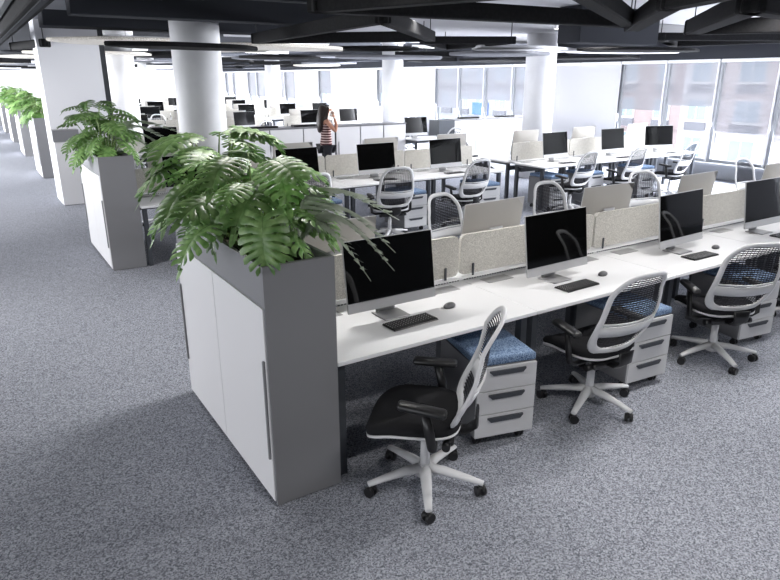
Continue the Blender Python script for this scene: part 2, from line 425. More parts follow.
for i, yy in enumerate((13.8, 18.9, 24.0)):
    for j in range(2):
        place_mesh(fm if j else fm2, 'monstera_plant', (.34, yy + .4 + .7 * j, zs), j * 1.3 + i, 'distant monstera, %s end of the planter %s beyond the square pillar' % (('near', 'far')[j], ORD[i]), 'plant', 'distant monstera plants')

# ------------------------------------------------------------------ desks
DP = 1.461
def make_desk(label='', grp=None):
    t = thing('desk', label, 'desk', group=grp)     # origin: left front corner on the floor; depth along +Y
    link('desktop', box((DP / 2, .415, .7275), (DP - .004, .81, .025), bev=.003), 'laminate', t)
    for x in (.05, DP - .05):
        l = bmesh.new(); bx(l, (x, .10, .355), (.05, .055, .71)); bx(l, (x, .72, .355), (.05, .055, .71)); bx(l, (x, .41, .695), (.05, .6, .035))
        link('leg_frame', l, 'leg_metal', t)
    link('cable_tray', box((DP / 2, .70, .62), (DP - .16, .12, .07)), 'leg_metal', t)
    
    for x in (.25, DP - .26): link('cable_flap', box((x, .685, .7415), (.24, .11, .004), bev=.001), 'flap', t)
    return t
def make_partition():
    t = thing('desk_partition', '', 'partition')     # origin: centre line, left end, desk height
    bm = bmesh.new(); n = 5; r = .04; pts = []
    for cx, cz, a0 in ((DP - .012 - r, .075 + r, -90), (DP - .012 - r, .38 - r, 0), (.012 + r, .38 - r, 90), (.012 + r, .075 + r, 180)):
        for k in range(n + 1): a = math.radians(a0 + 90 * k / n); pts.append((cx + r * math.cos(a), cz + r * math.sin(a)))
    prism(bm, pts, -.015, .015)
    for v in bm.verts: v.co = Vector((v.co.x, v.co.z, v.co.y - .045))
    link('felt_panel', bm, 'felt', t)
    rl = box((DP / 2, 0, .008), (DP, .11, .014), bev=.003); link('base_rail', rl, 'laminate', t)
    sl = bmesh.new(); k = .02
    while k < DP - .02: bx(sl, (k, -.058, .008), (.014, .006, .006)); k += .025
    link('rail_slots', sl, 'leg_metal', t)
    for x in (.13, DP - .13): link('clip', box((x, -.019, .055), (.02, .012, .11), bev=.004), 'leg_metal', t)
    return t
def make_pedestal():
    t = thing('drawer_pedestal', '', 'drawer unit')   # origin: floor, centre of front edge; depth along +Y
    w, d, h0, h1 = .40, .54, .075, .545
    link('cabinet_body', box((0, d / 2, (h0 + h1) / 2), (w, d, h1 - h0), bev=.003), 'pedside', t)
    hh = (h1 - h0) / 3
    for k in range(3):
        z = h0 + hh * (k + .5)
        dr = link('drawer', box((0, -.008, z), (w - .004, .018, hh - .005), bev=.002), 'ped', t)
        hb = bmesh.new(); bx(hb, (0, -.022, z + hh / 2 - .028), (.24, .014, .010)); prism_t = [(-.12, 0), (.12, 0), (.10, -.022), (-.10, -.022)]
        q = prism(bmesh.new(), prism_t, -.006, .006)
        merge(hb, q, Matrix.Translation((0, -.024, z + hh / 2 - .03)) @ Matrix.Rotation(PI / 2, 4, 'X'))
        link('drawer_handle', hb, 'leg_metal', dr)
    link('seat_cushion', box((0, d / 2 - .005, h1 + .027), (w, d, .05), bev=.015, seg=3), 'blue', t)
    for x in (-.15, .15):
        for y in (.06, d - .06):
            c = bmesh.new(); cyl(c, (x - .012, y, .026), .026, .018, 14, rot=Matrix.Rotation(PI / 2, 4, 'Y')); cyl(c, (x + .012, y, .026), .026, .018, 14, rot=Matrix.Rotation(PI / 2, 4, 'Y')); bx(c, (x, y, .05), (.03, .03, .04))
            link('caster', c, 'black', t)
    return t
def make_monitor():
    t = thing('desktop_computer', '', 'computer')     # origin on the desk under the panel; screen faces -Y
    w, z0, z1 = .65, .072, .515
    bm = bmesh.new(); bx(bm, (0, .006, (z0 + z1) / 2), (w, .012, z1 - z0), bev=.004)
    t2 = bmesh.new(); # bulged back
    nx, nz = 8, 6; g = [[None] * (nz + 1) for _ in range(nx + 1)]
    for i in range(nx + 1):
        for j in range(nz + 1):
            x = -1 + 2 * i / nx; z = -1 + 2 * j / nz
            g[i][j] = t2.verts.new((x * (w / 2 - .003), .012 + .035 * (1 - x ** 4) * (1 - z ** 4) * .8, (z0 + z1) / 2 + z * ((z1 - z0) / 2 - .003)))
    for i in range(nx):
        for j in range(nz):
            f = t2.faces.new((g[i][j], g[i + 1][j], g[i + 1][j + 1], g[i][j + 1])); f.smooth = True
    link('housing', bm, 'alu', t); link('back_shell', t2, 'monback', t)
    link('screen', box((0, -.0015, (z0 + .062 + z1 - .004) / 2), (w - .008, .003, z1 - z0 - .068)), 'screen', t)
    link('chin', box((0, -.002, z0 + .030), (w - .004, .004, .058)), 'alu', t)
    for ch in list(C.objects):
        if ch.parent == t: ch.data.transform(Matrix.Translation((0, 0, z0)) @ Matrix.Rotation(math.radians(-8), 4, 'X') @ Matrix.Translation((0, 0, -z0)))
    s = bmesh.new(); tube(s, [(0, .085, .30), (0, .085, .20), (0, .10, .08), (0, .095, .012)], [(.075, .006)] * 4, 8, up=(0, 1, 0)); link('stand_neck', s, 'alu', t)
    link('stand_foot', box((0, .03, .005), (.19, .17, .008), bev=.003), 'flap', t)
    return t
def make_keyboard():
    t = thing('keyboard', '', 'keyboard')
    link('key_tray', box((0, 0, .004), (.34, .135, .007), bev=.003), 'black', t)
    k = bmesh.new()
    for r in range(6):
        n = 17
        for c in range(n):
            if r == 0 and 4 <= c <= 9: continue
            bx(k, (-.157 + .0196 * c, -.052 + .021 * r, .010), (.0168, .017, .006))
        if r == 0: bx(k, (-.157 + .0196 * 6.5, -.052, .010), (.114, .017, .006))
    kk = link('keys', k, 'key', t); lg = bmesh.new()
    for r in range(1, 6):
        for c in range(17): bx(lg, (-.157 + .0196 * c - .003, -.052 + .021 * r + .002, .0131), (.005, .005, .0006))
    link('key_legends', lg, 'plastic', kk); return t
def make_mouse():
    bm = bmesh.new(); ball(bm, (0, 0, .008), (.032, .055, .022), 16)
    for v in bm.verts: v.co.z = max(v.co.z, .001)
    return bm

# ------------------------------------------------------------------ office chair (faces +Y)
def back_pt(u, v):
    """v 0 bottom .. 1 top, u metres across"""
    z = .485 + .56 * v
    y = -(.185 + .05 * math.sin(PI * min(1, v * 1.3)) + .20 * max(0, v) ** 1.25) + .95 * u * u * (1 - .35 * v)
    return Vector((u, y, z))
def half_w(v): return (.242 + .02 * math.sin(v * PI) - .042 * v)
def make_chair(fine=True):
    t = thing('office_chair', '', 'chair')
    # base
    hub = bmesh.new(); cyl(hub, (0, 0, .105), .045, .075, 20, .036); link('base_hub', hub, 'plastic', t)
    for k in range(5):
        a = 2 * PI * k / 5 + .35; d = Vector((math.cos(a), math.sin(a), 0))
        lg = tube(bmesh.new(), [d * .02 + Vector((0, 0, .118)), d * .12 + Vector((0, 0, .112)), d * .25 + Vector((0, 0, .092)), d * .33 + Vector((0, 0, .076))],
                  [(.034, .026), (.030, .022), (.024, .016), (.019, .013)], 10, up=(0, 0, 1)); link('base_leg', lg, 'plastic', t)
        cs = bmesh.new(); p = d * .315
        rt = rotz(a + .6) @ Matrix.Rotation(PI / 2, 4, 'Y'); off = rotz(a + .6) @ Vector((.016, 0, 0))
        cyl(cs, p + off + Vector((0, 0, .029)), .029, .020, 16, rot=rt); cyl(cs, p - off + Vector((0, 0, .029)), .029, .020, 16, rot=rt)
        cyl(cs, p + Vector((0, 0, .05)), .012, .05, 8); ball(cs, p + Vector((0, 0, .042)), (.024, .022, .018), 10)
        link('caster', cs, 'black', t)
    gc = bmesh.new(); cyl(gc, (0, 0, .20), .026, .18, 18); cyl(gc, (0, 0, .30), .016, .14, 14); link('gas_column', gc, 'plastic', t)
    # mechanism
    mb = box((0, -.01, .375), (.16, .26, .06), bev=.015, seg=2); bx(mb, (0, -.14, .37), (.30, .05, .04), bev=.01)
    for s in (-1, 1): cyl(mb, (s * .17, -.13, .368), .022, .05, 14, rot=Matrix.Rotation(PI / 2, 4, 'Y'))
    cyl(mb, (.20, .02, .375), .006, .14, 8, rot=Matrix.Rotation(PI / 2, 4, 'Y')); bx(mb, (.27, .02, .375), (.05, .03, .012), bev=.004)
    link('tilt_mechanism', mb, 'black', t)
    # seat: outline loops
    def outline(sx, z, k=1.):
        pts = []
        for i in range(36):
            a = 2 * PI * i / 36; c, s = math.cos(a), math.sin(a); e = 2 / 3.6
            x = sx * math.copysign(abs(c) ** e, c) * (1 + .05 * s); y = .25 * k * math.copysign(abs(s) ** e, s) + .055
            pts.append((x, y, z))
        return pts
    def dome(sc, z): return [(x * sc, (y - .03) * sc + .03, z - .035 * max(0, (y - .12) / .15) ** 2 + .012 * (abs(x) / .24) ** 2 + .006 * max(0, (-y) / .2)) for x, y, _ in outline(.252, 0)]
    def loft(bm, loops, cap0=True, cap1=True):
        rs = [[bm.verts.new(p) for p in l] for l in loops]
        for A, B in zip(rs, rs[1:]):
            for k in range(len(A)):
                f = bm.faces.new((A[k], A[(k + 1) % len(A)], B[(k + 1) % len(A)], B[k])); f.smooth = True
        if cap0: bm.faces.new(rs[0][::-1])
        if cap1: bm.faces.new(rs[-1])
        return bm
    cu = loft(bmesh.new(), [dome(.93, .428), dome(1.0, .438), dome(1.02, .455), dome(.99, .475), dome(.93, .486), dome(.75, .489), dome(.4, .486), dome(.1, .485)]); link('seat', cu, 'fabric', t)
    pn = loft(bmesh.new(), [dome(.70, .400), dome(.93, .410), dome(1.0, .421), dome(1.005, .432), dome(.94, .435)]); link('seat_pan', pn, 'plastic', t)
    # back frame
    fb = bmesh.new(); N = 44; pts = []; rad = []; ups = []
    for i in range(N):
        a = 2 * PI * i / N; c, s = math.cos(a), math.sin(a)
        vv = .5 + .5 * math.copysign(abs(s) ** .54, s); uu = math.copysign(abs(c) ** .54, c) * half_w(vv)
        pts.append(back_pt(uu, vv)); low = max(0, 1 - vv * 2.2)
        rad.append((.011 + .004 * low, .021 + .014 * low)); 
        e = .01; nrm = (back_pt(uu + e, vv) - back_pt(uu - e, vv)).cross(back_pt(uu, vv + e) - back_pt(uu, vv - e)).normalized(); ups.append(nrm)
    # cross-section: wide within the back surface
    rad2 = [(r[1], r[0]) for r in rad]
    tube(fb, pts, rad2, 8, closed=True, up=ups); link('back_frame', fb, 'plastic', t)
    # mesh
    ms = bmesh.new()
    def strip(pl, wv, nrm_off=0.):
        prev = None
        for p, dv in pl:
            row = [ms.verts.new(p - dv * wv), ms.verts.new(p + dv * wv)]
            if prev: ms.faces.new((prev[0], prev[1], row[1], row[0]))
            prev = row
    def edge_u(v):
        s = min(1, abs(v - .5) * 2) ** (1 / .54)
        return half_w(v) * max(0, 1 - s * s) ** .27
    nr = 34 if fine else 16
    for i in range(nr):
        v = .05 + .91 * i / (nr - 1)
        if .26 < v < .42: continue
        hw = edge_u(v) - .008
        if hw < .05: continue
        up_ = (back_pt(0, v + .01) - back_pt(0, v)).normalized()
        strip([(back_pt(-hw + 2 * hw * j / 8, v + (.008 * math.sin(j * PI)))  , up_) for j in range(9)],   .0048 if fine else .0085)
    nv = 17 if fine else 7
    for i in range(nv):
        u = -.21 + .42 * i / (nv - 1)
        for v0, v1 in ((.06, .27), (.41, .96)):
            pl = []
            for j in range(7):
                v = v0 + (v1 - v0) * j / 6
                if edge_u(v) > abs(u): pl.append((back_pt(u, v), Vector((1, 0, 0))))
            if len(pl) > 1: strip(pl,   .0026 if fine else .005)
    link('back_mesh', ms, 'mesh', t)
    # lumbar band
    lb = bmesh.new()
    def band(v0, v1, sh=1.):
        g = []
        for j in range(13):
            q = -1 + 2 * j / 12
            col = []
            for v in (v0, (v0 + v1) / 2, v1):
                u = q * (edge_u(v) - .004) * sh; p = back_pt(u, v + .02 * q * q - .008); col.append((p + Vector((0, -.012, 0)), p + Vector((0, .002, 0))))
            g.append([[lb.verts.new(a_) for a_, _ in col], [lb.verts.new(b_) for _, b_ in col]])
        for j in range(12):
            A, B = g[j], g[j + 1]
            for s in range(2):
                for q in range(2): f = lb.faces.new((A[s][q], B[s][q], B[s][q + 1], A[s][q + 1])); f.smooth = True
            lb.faces.new((A[0][0], B[0][0], B[1][0], A[1][0])); lb.faces.new((A[0][2], B[0][2], B[1][2], A[1][2]))
    band(.245, .385); band(.402, .425); link('lumbar_band', lb, 'plastic', t)
    # back support arm
    sp = bmesh.new(); tube(sp, [(0, -.12, .372), (0, -.22, .375), (0, -.275, .42), (0, -.275, .50)], [(.045, .014), (.05, .014), (.06, .012), (.07, .010)], 10, up=(0, 1, 0.2))
    link('back_support', sp, 'black', t)
    for s in (-1, 1):
        ar = bmesh.new(); tube(ar, [(s * .10, -.06, .385), (s * .24, -.07, .388), (s * .285, -.07, .41), (s * .292, -.055, .50), (s * .288, -.03, .61)], [(.016, .022), (.016, .022), (.018, .024), (.017, .026), (.015, .024)], 10, up=(0, 1, 0))
        a_ = link('armrest', ar, 'black', t)
        pd = box((s * .283, -.015, .628), (.085, .25, .036), bev=.0175, seg=3)
        for v in pd.verts:
            q = (v.co.y + .015) / .125; v.co.x += -s * .018 * q; v.co.z += .008 * q; v.co.x = s * .283 + (v.co.x - s * .283) * (1 - .18 * q * q)
        for f in pd.faces: f.smooth = True
        link('arm_pad', pd, 'black', a_)
    return t

desk = make_desk(); part = make_partition(); ped = make_pedestal(); mon = make_monitor(); kb = make_keyboard(); chair = make_chair(True); chl = make_chair(False)
mm = mk(make_mouse(), 'mouse', 'mouse')
index_children()
F = {'desk': flatten(desk, 'desk'), 'part': flatten(part, 'desk_partition'), 'ped': flatten(ped, 'drawer_pedestal'), 'mon': flatten(mon, 'desktop_computer'), 'chair': flatten(chl, 'office_chair')}
protos = [desk, part, ped, mon, kb, chair, chl]
def D(*a): return math.radians(a[0])
G = {'d': 'white desks', 'p': 'felt desk partitions', 'm': 'desktop computers', 'k': 'keyboards on the near desk row', 'c': 'office chairs', 'dr': 'drawer pedestals'}

def spin(c, world_deg):
    """turn the five star base under its seat"""
    a = math.radians(world_deg) - c.rotation_euler.z - .35
    for o in C.objects:
        if o.parent == c and o.name.split('.')[0] in ('base_leg', 'caster', 'base_hub'): o.rotation_euler = (0, 0, a)
# ---- row one, front side (five desks run out of frame to the right)
X0, Y1 = W0 + .004, -.04
wh = ['beside the near planter cabinet', 'second from the near planter', 'third from the near planter', 'fourth from the near planter', 'fifth from the near planter']
for k in range(5):
    x = X0 + k * DP
    dup(desk, (x, Y1, 0), 0, 'white desk in the nearest row, front side, ' + wh[k], G['d'])
    dup(desk, (x + DP, Y1 + 1.68, 0), PI, 'white desk, nearest row, behind the felt screens, ' + wh[k], G['d'])
    dup(part, (x, .80, .74), 0, 'speckled beige felt screen on the nearest desk row, ' + wh[k], G['p'])
mx = [(1.02, .40, 0), (2.455, .37, D(2.)), (3.955, .37, D(3)), (5.27, .38, 0), (6.75, .41, 0)]
for k, (x, y, r) in enumerate(mx):
    dup(mon, (x, y, .7405), r, 'computer with black screen on the nearest desk row, ' + wh[k], G['m'])
for k, (x, y, r) in enumerate([(1.045, .245, D(3)), (2.465, .19, D(2)), (3.965, .195, D(-1)), (5.35, .2, 0)]):
    dup(kb, (x, y, .7405), r, 'black keyboard on the nearest desk row, ' + wh[k], G['k'])
for k, (x, y) in enumerate([(1.42, .342), (2.845, .278), (4.33, .28), (5.75, .28)]):
    o = place_mesh(mm, 'mouse', (x, y, .7405), D(-70), 'dark mouse right of the keyboard, desk ' + wh[k], 'mouse', 'mice on the near desk row')
for k in range(4):
    x, y, r = [(1.43, -.215, D(-14)), (2.83, -.20, D(-5)), (4.30, -.19, D(-8)), (5.75, -.2, D(-3))][k]
    dup(ped, (x, y, 0), r, 'drawer pedestal with blue felt top under the nearest row, ' + wh[k], G['dr'])
c_ = dup(chair, (.775, -.30, 0), D(137 - 90), 'nearest chair, turned sideways beside the planter cabinet, its back seen edge-on', G['c'])
spin(c_, 22); c_ = dup(chair, (2.29, -.15, 0), D(86 - 90), 'chair seen from behind between the first and second near drawer pedestals', G['c'])
spin(c_, -12); c_ = dup(chair, (3.74, -.16, 0), D(65 - 90), 'chair seen from behind between the second and third near drawer pedestals', G['c'])
spin(c_, 26); c_ = dup(chair, (5.36, -.12, 0), D(70 - 90), 'chair at the right edge of the photo, cut by the frame', G['c'])
# row one, back side
for k, (x, y, r) in enumerate([(.95, 1.09, 0), (2.37, 1.07, D(3)), (3.76, 1.09, D(-2)), (5.13, 1.09, D(2)), (6.7, 1.09, 0)]):
    dup(mon, (x, y, .7405), PI + r, 'computer seen from its grey back behind the near felt screens, ' + wh[k], G['m'])
for k, (x, y, r, l) in enumerate([(1.35, 2.55, -75, 'chair behind the near planter leaves, far side of the nearest row'), (2.92, 2.02, -80, 'chair showing its mesh back above the first near felt screen'), (4.33, 2.0, -92, 'chair showing its mesh back above the second screen on the near row'),
                                  (5.92, 2.0, -105, 'chair showing its mesh back between two grey computer backs'), (8.38, 2.05, -90, 'white chair back standing alone above the near row, close to the windows')]):
    dup(chair, (x, y, 0), D(r - 90), l, G['c'])
for k in range(4): dup(ped, (X0 + .42 + k * DP, 1.83, 0), PI, 'drawer pedestal on the far side of the nearest row, ' + wh[k], G['dr'])

# ---- row two
Y2 = 5.02; X2 = .49; P2 = 1.42
for k in range(4):
    x = X2 + k * P2
    l = wh[k].replace('near planter', 'second planter')
    for o in (dup(desk, (x, Y2, 0), 0, 'white desk in the second row, front side, ' + l, G['d']), dup(desk, (x + P2, Y2 + 1.68, 0), PI, 'white desk in the second row, far side, ' + l, G['d']), dup(part, (x, Y2 + .84, .74), 0, 'beige felt screen on the second desk row, ' + l, G['p'])):
        o.scale.x = P2 / DP
    dup(ped, (x + .95, Y2 - .17, 0), D([2, -3, 0, -4][k]), 'drawer pedestal under the second row, ' + l, G['dr'])
    xx = [1.22, 2.72, 4.00, 5.30][k]
    dup(mon, (xx, Y2 + .43, .7405), D([0, 3, 0, 3][k]), 'computer with black screen on the second row, ' + l, G['m'])
    dup(kb, (xx, Y2 + .22, .7405), 0, 'keyboard on the second row, ' + l, G['k'].replace('near', 'second'))
    dup(mon, ([1.2, 2.99, 4.55, 6.0][k] - .0, Y2 + 1.27, .7405), PI, 'computer back seen over the felt screens of the second row, ' + l, G['m'])
for (x, y, r, l) in [(3.72, 4.68, 78, 'chair at the second row in front of the computer left of the middle'), (5.10, 4.74, 92, 'chair at the right end of the second row, mesh back toward us'), (2.45, 4.75, 95, 'chair at the second row half hidden by the near plant'), (1.2, 4.7, 90, 'chair at the second row hidden behind the near plant'),
                     (3.35, 7.15, -90, 'chair beyond the second row, only its top showing near the woman'), (5.2, 7.2, -95, 'chair beyond the second row at the back'), (1.2, 7.2, -80, 'chair beyond the second row by the big column')]:
    dup(chair, (x, y, 0), D(r - 90), l, G['c'])

# ---- right block, second row
XR = 6.98; YR = 4.93
for k in range(4):
    x = XR + k * DP; l = ['at the aisle end', 'second from the aisle', 'third from the aisle', 'beside the windows'][k]
    if k == 3: continue
    dup(desk, (x, YR, 0), 0, 'white desk in the right-hand block, front side, ' + l, G['d']); dup(desk, (x + DP, YR + 1.68, 0), PI, 'white desk in the right-hand block, far side, ' + l, G['d'])
    dup(part, (x, YR + .84, .74), 0, 'felt screen on the right-hand block, ' + l, G['p'])
    dup(mon, ([7.75, 9.30, 10.7][k], YR + .50, .7405), D([3, 0, -18][k]), 'computer with window reflections in the right-hand block, ' + l, G['m'])
    dup(kb, ([7.75, 9.30, 10.7][k], YR + .22, .7405), 0, 'keyboard in the right-hand block, ' + l, 'keyboards in the right-hand block')
    dup(mon, ([7.68, 9.25, 10.9][k], YR + 1.27, .7405), PI, 'computer back rising over the felt of the right-hand block, ' + l, G['m'])
    dup(ped, ([7.24, 8.1, 9.5][k], YR + [-.10, -.15, -.15][k], 0), D([-3, 0, -5][k]), 'drawer pedestal at the right-hand block, ' + l, G['dr'])
for (x, y, r, l) in [(7.27, 4.60, 95, 'chair at the right-hand block, nearest the aisle'), (8.55, 4.62, 95, 'middle chair at the right-hand block'), (9.98, 4.60, 98, 'chair at the right-hand block nearest the windows'), (7.55, 7.35, -20, 'white chair behind the right-hand block, in front of the white cabinets')]:
    dup(chair, (x, y, 0), D(r - 90), l, G['c'])

# ---- third row beyond the second planter: two desks
for k in range(1):
    x = 1.2
    place_mesh(F['desk'], 'desk', (x, 10.1, 0), 0, 'white desk beyond the big column', 'desk', G['d'])
    place_mesh(F['part'], 'desk_partition', (x, 10.94, .74), 0, 'felt screen beyond the big column', 'partition', G['p'])
    place_mesh(F['mon'], 'desktop_computer', (x + .9, 10.5, .7405), 0, 'black computer beyond the big column', 'computer', G['m'])
    place_mesh(F['chair'], 'office_chair', (x + .7, 9.8, 0), .1, 'chair beyond the big column', 'chair', G['c'])
# ---- white storage cabinets with a grey top behind the woman
def storage(x0, n, y0, lab, w=.80, side='grey', wd=None):
    t = thing('storage_cabinet', lab, 'cabinet', (x0, y0, 0), group='white storage cabinets')
    link('cabinet_body', box((n * w / 2, .24, .56), (n * w, .45, 1.10)), 'grey', t)
    link('cabinet_top', box((n * w / 2, .23, 1.12), (n * w + .02, .48, .022)), 'grey', t)
    for k in range(n):
        d = link('door', box((k * w + w / 2, .006, .56), (w - .03, .018, 1.06)), 'door', t)
        link('door_handle', box((k * w + .07, -.01, .62), (.014, .014, .3)), 'flap', d)
    return t
storage(3.62, 3, 10.62, 'low white storage cabinets, left group behind the plant')
storage(6.04, 3, 10.62, 'low white storage cabinets right behind the woman', .65)
storage(9.72, 4, 10.9, 'low white storage cabinets right of the dark cabinet end', .74)
o = link('cabinet_end_panel', box((9.45, 11.1, .56), (.5, .44, 1.12)), 'leg_metal'); tag(o, 'dark end cabinet beside the white storage cabinets', 'cabinet')
place_mesh(F['desk'], 'desk', (8.02, 10.2, 0), 0, 'white desk in the gap between storage cabinets', 'desk', G['d'])
place_mesh(F['mon'], 'desktop_computer', (8.30, 10.6, .7405), D(-2), 'black computer in the gap between storage cabinets', 'computer', G['m'])
place_mesh(F['chair'], 'office_chair', (8.72, 9.95, 0), .1, 'chair in the gap between storage cabinets', 'chair', G['c'])
# items on the cabinet tops: closed black slabs
for (x, y, l) in [(4.35, 10.8, 'flat black case on the left storage cabinets'), (5.35, 10.8, 'flat black case on the cabinets left of the woman'), (10.35, 11.1, 'flat black case on the right storage cabinets, left one'), (11.65, 11.1, 'flat black case on the right storage cabinets, right one')]:
    tag(link('flat_case', box((0, 0, .02), (.62, .2, .04), bev=.008), 'black', loc=(x, y, 1.132)), l, 'case', 'black cases on storage cabinets')

# ---- far rows
for ri, (yy, nseg) in enumerate([(15.1, 7), (20.2, 7), (25.3, 8), (30.4, 8)]):
    rn = ORD[ri + 3]
    for k in range(nseg):
        x = .6 + k * DP + (.6 if k > 3 else 0)
        if x > 11.4: continue
        sfx = 'row %s, %s desk from the aisle' % (rn, ORD[k])
        place_mesh(F['desk'], 'desk', (x, yy, 0), 0, 'white desk in far ' + sfx, 'desk', G['d']); place_mesh(F['desk'], 'desk', (x + DP, yy + 1.68, 0), PI, 'rear white desk in far ' + sfx, 'desk', G['d'])
        place_mesh(F['part'], 'desk_partition', (x, yy + .84, .74), 0, 'felt screen in far ' + sfx, 'partition', G['p'])
        place_mesh(F['mon'], 'desktop_computer', (x + [.75, .62, .80, .7][(k + ri) % 4], yy + .44, .7405), [0, .08, -.06, .03][(k * 3 + ri) % 4], 'black computer in far ' + sfx, 'computer', G['m'])
        place_mesh(F['mon'], 'desktop_computer', (x + .7, yy + 1.27, .7405), PI, 'computer back in far ' + sfx, 'computer', G['m'])
        if (k + ri) % 3 != 2: place_mesh(F['chair'], 'office_chair', (x + .75 + .1 * (k % 2), yy - .3, 0), .25 - .25 * (k % 3), 'chair in far ' + sfx, 'chair', G['c'])

for p_ in protos:   # the prototypes themselves are not part of the room
    for ch in kids(p_):
        for g in kids(ch): bpy.data.objects.remove(g)
        bpy.data.objects.remove(ch)
    bpy.data.objects.remove(p_)

# ------------------------------------------------------------------ ceiling
def plate(name, x0, x1, y0, y1, z0, z1, m, label=None, kind='structure'):
    o = link(name, box(((x0 + x1) / 2, (y0 + y1) / 2, (z0 + z1) / 2), (x1 - x0, y1 - y0, z1 - z0)), m)
    if kind: o['kind'] = kind
    if label: o['label'] = label
    return o
plate('white_ceiling_board', 4.2, 12.95, -1, 12.5, 3.08, 3.24, 'cwhite', 'white ceiling boards over the window side')
plate('grey_ceiling_board', -.2, 1.25, 4.6, 6.1, 3.10, 3.2, 'cmid', 'grey ceiling board above the aisle'); plate('grey_ceiling_board', .0, 1.6, 6.6, 8.1, 3.10, 3.2, 'cmid', 'grey ceiling board left of the big column')
plate('grey_ceiling_board', -2.4, -.75, 3.0, 9.0, 3.05, 3.2, 'cmid', 'grey ceiling board left of the track')
plate('grey_ceiling_board', .0, 1.7, 9.2, 10.7, 3.12, 3.2, 'cmid', 'grey ceiling board before the square pillar')
def duct(name, x0, x1, y0, y1, z0, z1, label, m='cdark'):
    if z1 == 3.2: z1 = ZC - .001
    return tag(link(name, box(((x0 + x1) / 2, (y0 + y1) / 2, (z0 + z1) / 2), (x1 - x0, y1 - y0, z1 - z0), bev=.01), m), label, 'duct')
duct('air_duct', .2, 4.1, 6.2, 6.55, 2.9, 3.2, 'dark duct beam running across above the near planter'); duct('air_duct', .1, 4.2, 8.3, 8.9, 2.9, 3.2, 'dark duct beam across behind the big column')
duct('air_duct', 1.15, 1.4, 1.0, 4.2, 2.95, 3.2, 'thin dark duct along the desk rows'); duct('air_duct', 5.95, 7.6, 3.5, 3.9, 2.62, 3.08, 'dark duct box hanging at upper right'); duct('air_duct', -.2, 4.0, 4.3, 4.5, 2.98, 3.2, 'dark joist above the near desks')
duct('air_duct', 8.3, 12.5, 4.9, 5.3, 2.92, 3.08, 'blue-grey duct near the windows', 'grey')
def bar_frame(name, pts, z, w=.13, h=.15, label='', m='cblack', closed=True, grp=None):
    """hollow polygon of beams hanging at z"""
    t = thing(name, label, 'ceiling frame', (0, 0, 0), group=grp); n = len(pts)
    for i in range(n if closed else n - 1):
        a = Vector((*pts[i], 0)); b_ = Vector((*pts[(i + 1) % n], 0)); d = (b_ - a); L = d.length
        an = math.atan2(d.y, d.x)
        o = link('beam', box((0, 0, 0), (L + w, w, h), bev=.012), m, t, ((a + b_) / 2 + Vector((0, 0, z))), an)
    c = sum((Vector((*p, 0)) for p in pts), Vector()) / n
    for p in pts[:3]:
        link('hanger', cyl(bmesh.new(), (p[0], p[1], (z + ZC) / 2), .008, ZC - z, 6), 'black', t)
    return t
g1 = 'black hanging ceiling frames'
bar_frame('hanging_frame', [(3.26, 8.1), (2.85, 3.45), (5.4, 6.1)], 2.80, .15, .16, 'black triangular frame hanging over the second row, upper middle', grp=g1)
bar_frame('hanging_frame', [(1.75, 2.75), (5.6, 2.45), (2.6, .6)], 2.80, .16, .16, 'black triangular frame at the top centre of the photo', grp=g1)
bar_frame('hanging_frame', [(5.85, 2.6), (4.0, .8), (3.4, -.4)], 2.78, .18, .16, 'black angled beam pointing up-right at upper right', closed=False, grp=g1)
bar_frame('hanging_frame', [(6.98, 2.55), (4.75, .55), (8.0, .9)], 2.78, .2, .18, 'black frame at the top right corner', grp=g1)
bar_frame('hanging_frame', [(5.7, 6.7), (7.0, 5.95), (7.6, 8.6)], 2.78, .13, .12, 'black frame over the gap between desk blocks', grp=g1)
bar_frame('hanging_frame', [(8.9, 4.4), (11.4, 3.1), (11.3, 5.8)], 2.82, .15, .12, 'black frame near the window corner', grp=g1)
tr = thing('light_track', 'long black light track running along the aisle ceiling', 'light track', (0, 0, 0))
link('track_body', box((-.42, 8.5, 2.80), (.16, 12.5, .16), bev=.01), 'cblack', tr); link('track_groove', box((-.42, 8.5, 2.716), (.05, 12.3, .012)), 'cdark', tr)
link('side_rail', box((-.56, 8.5, 2.86), (.05, 12.5, .06)), 'leg_metal', tr)
def slab(label, cx, cy, rx, ry, z, rz, m='cream', grp='felt ceiling rafts', th=.05, n=6):
    bm = bmesh.new(); pts = []
    for k in range(n):
        a0 = 2 * PI * k / n
        for e in (-.14, 0, .14):
            a = a0 + e; r = 1 - abs(e) * .15; pts.append((rx * r * math.cos(a), ry * r * math.sin(a)))
    prism(bm, pts, -th / 2, th / 2); bmesh.ops.bevel(bm, geom=bm.edges[:], offset=.012, segments=1, affect='EDGES')
    return tag(link('ceiling_raft', bm, m, loc=(cx, cy, z), rz=rz), label, 'ceiling raft', grp)
slab('cream felt raft hanging in front of the big column, nearest of the cream rafts', 1.5, 8.95, 1.35, 1.0, 2.74, .1)
slab('cream felt raft hanging over the square pillar', 1.6, 14.3, 1.45, 1.2, 2.72, .2)
slab('long cream felt raft beyond the black triangular frame', 4.3, 9.6, 1.8, .9, 2.74, .35)
slab('white raft over the right-hand block', 8.6, 7.3, 1.6, .8, 2.72, .3, 'cwhite')
slab('white raft by the window corner', 10.7, 6.6, 1.5, .8, 2.70, -.2, 'cwhite')
slab('dark raft before the big column', 1.3, 5.35, 1.0, .45, 2.53, .25, 'cblack')
slab('grey raft hanging left of the round column by the blinds', 7.6, 6.9, 1.1, .9, 2.60, .4, 'cmid')
slab('dark raft above the right-hand block, close to the window corner', 9.7, 5.4, 1.3, .7, 2.66, -.3, 'cblack')
slab('dark raft beyond the round column by the blinds', 10.6, 10.4, 1.4, 1.0, 2.60, .8, 'cblack')
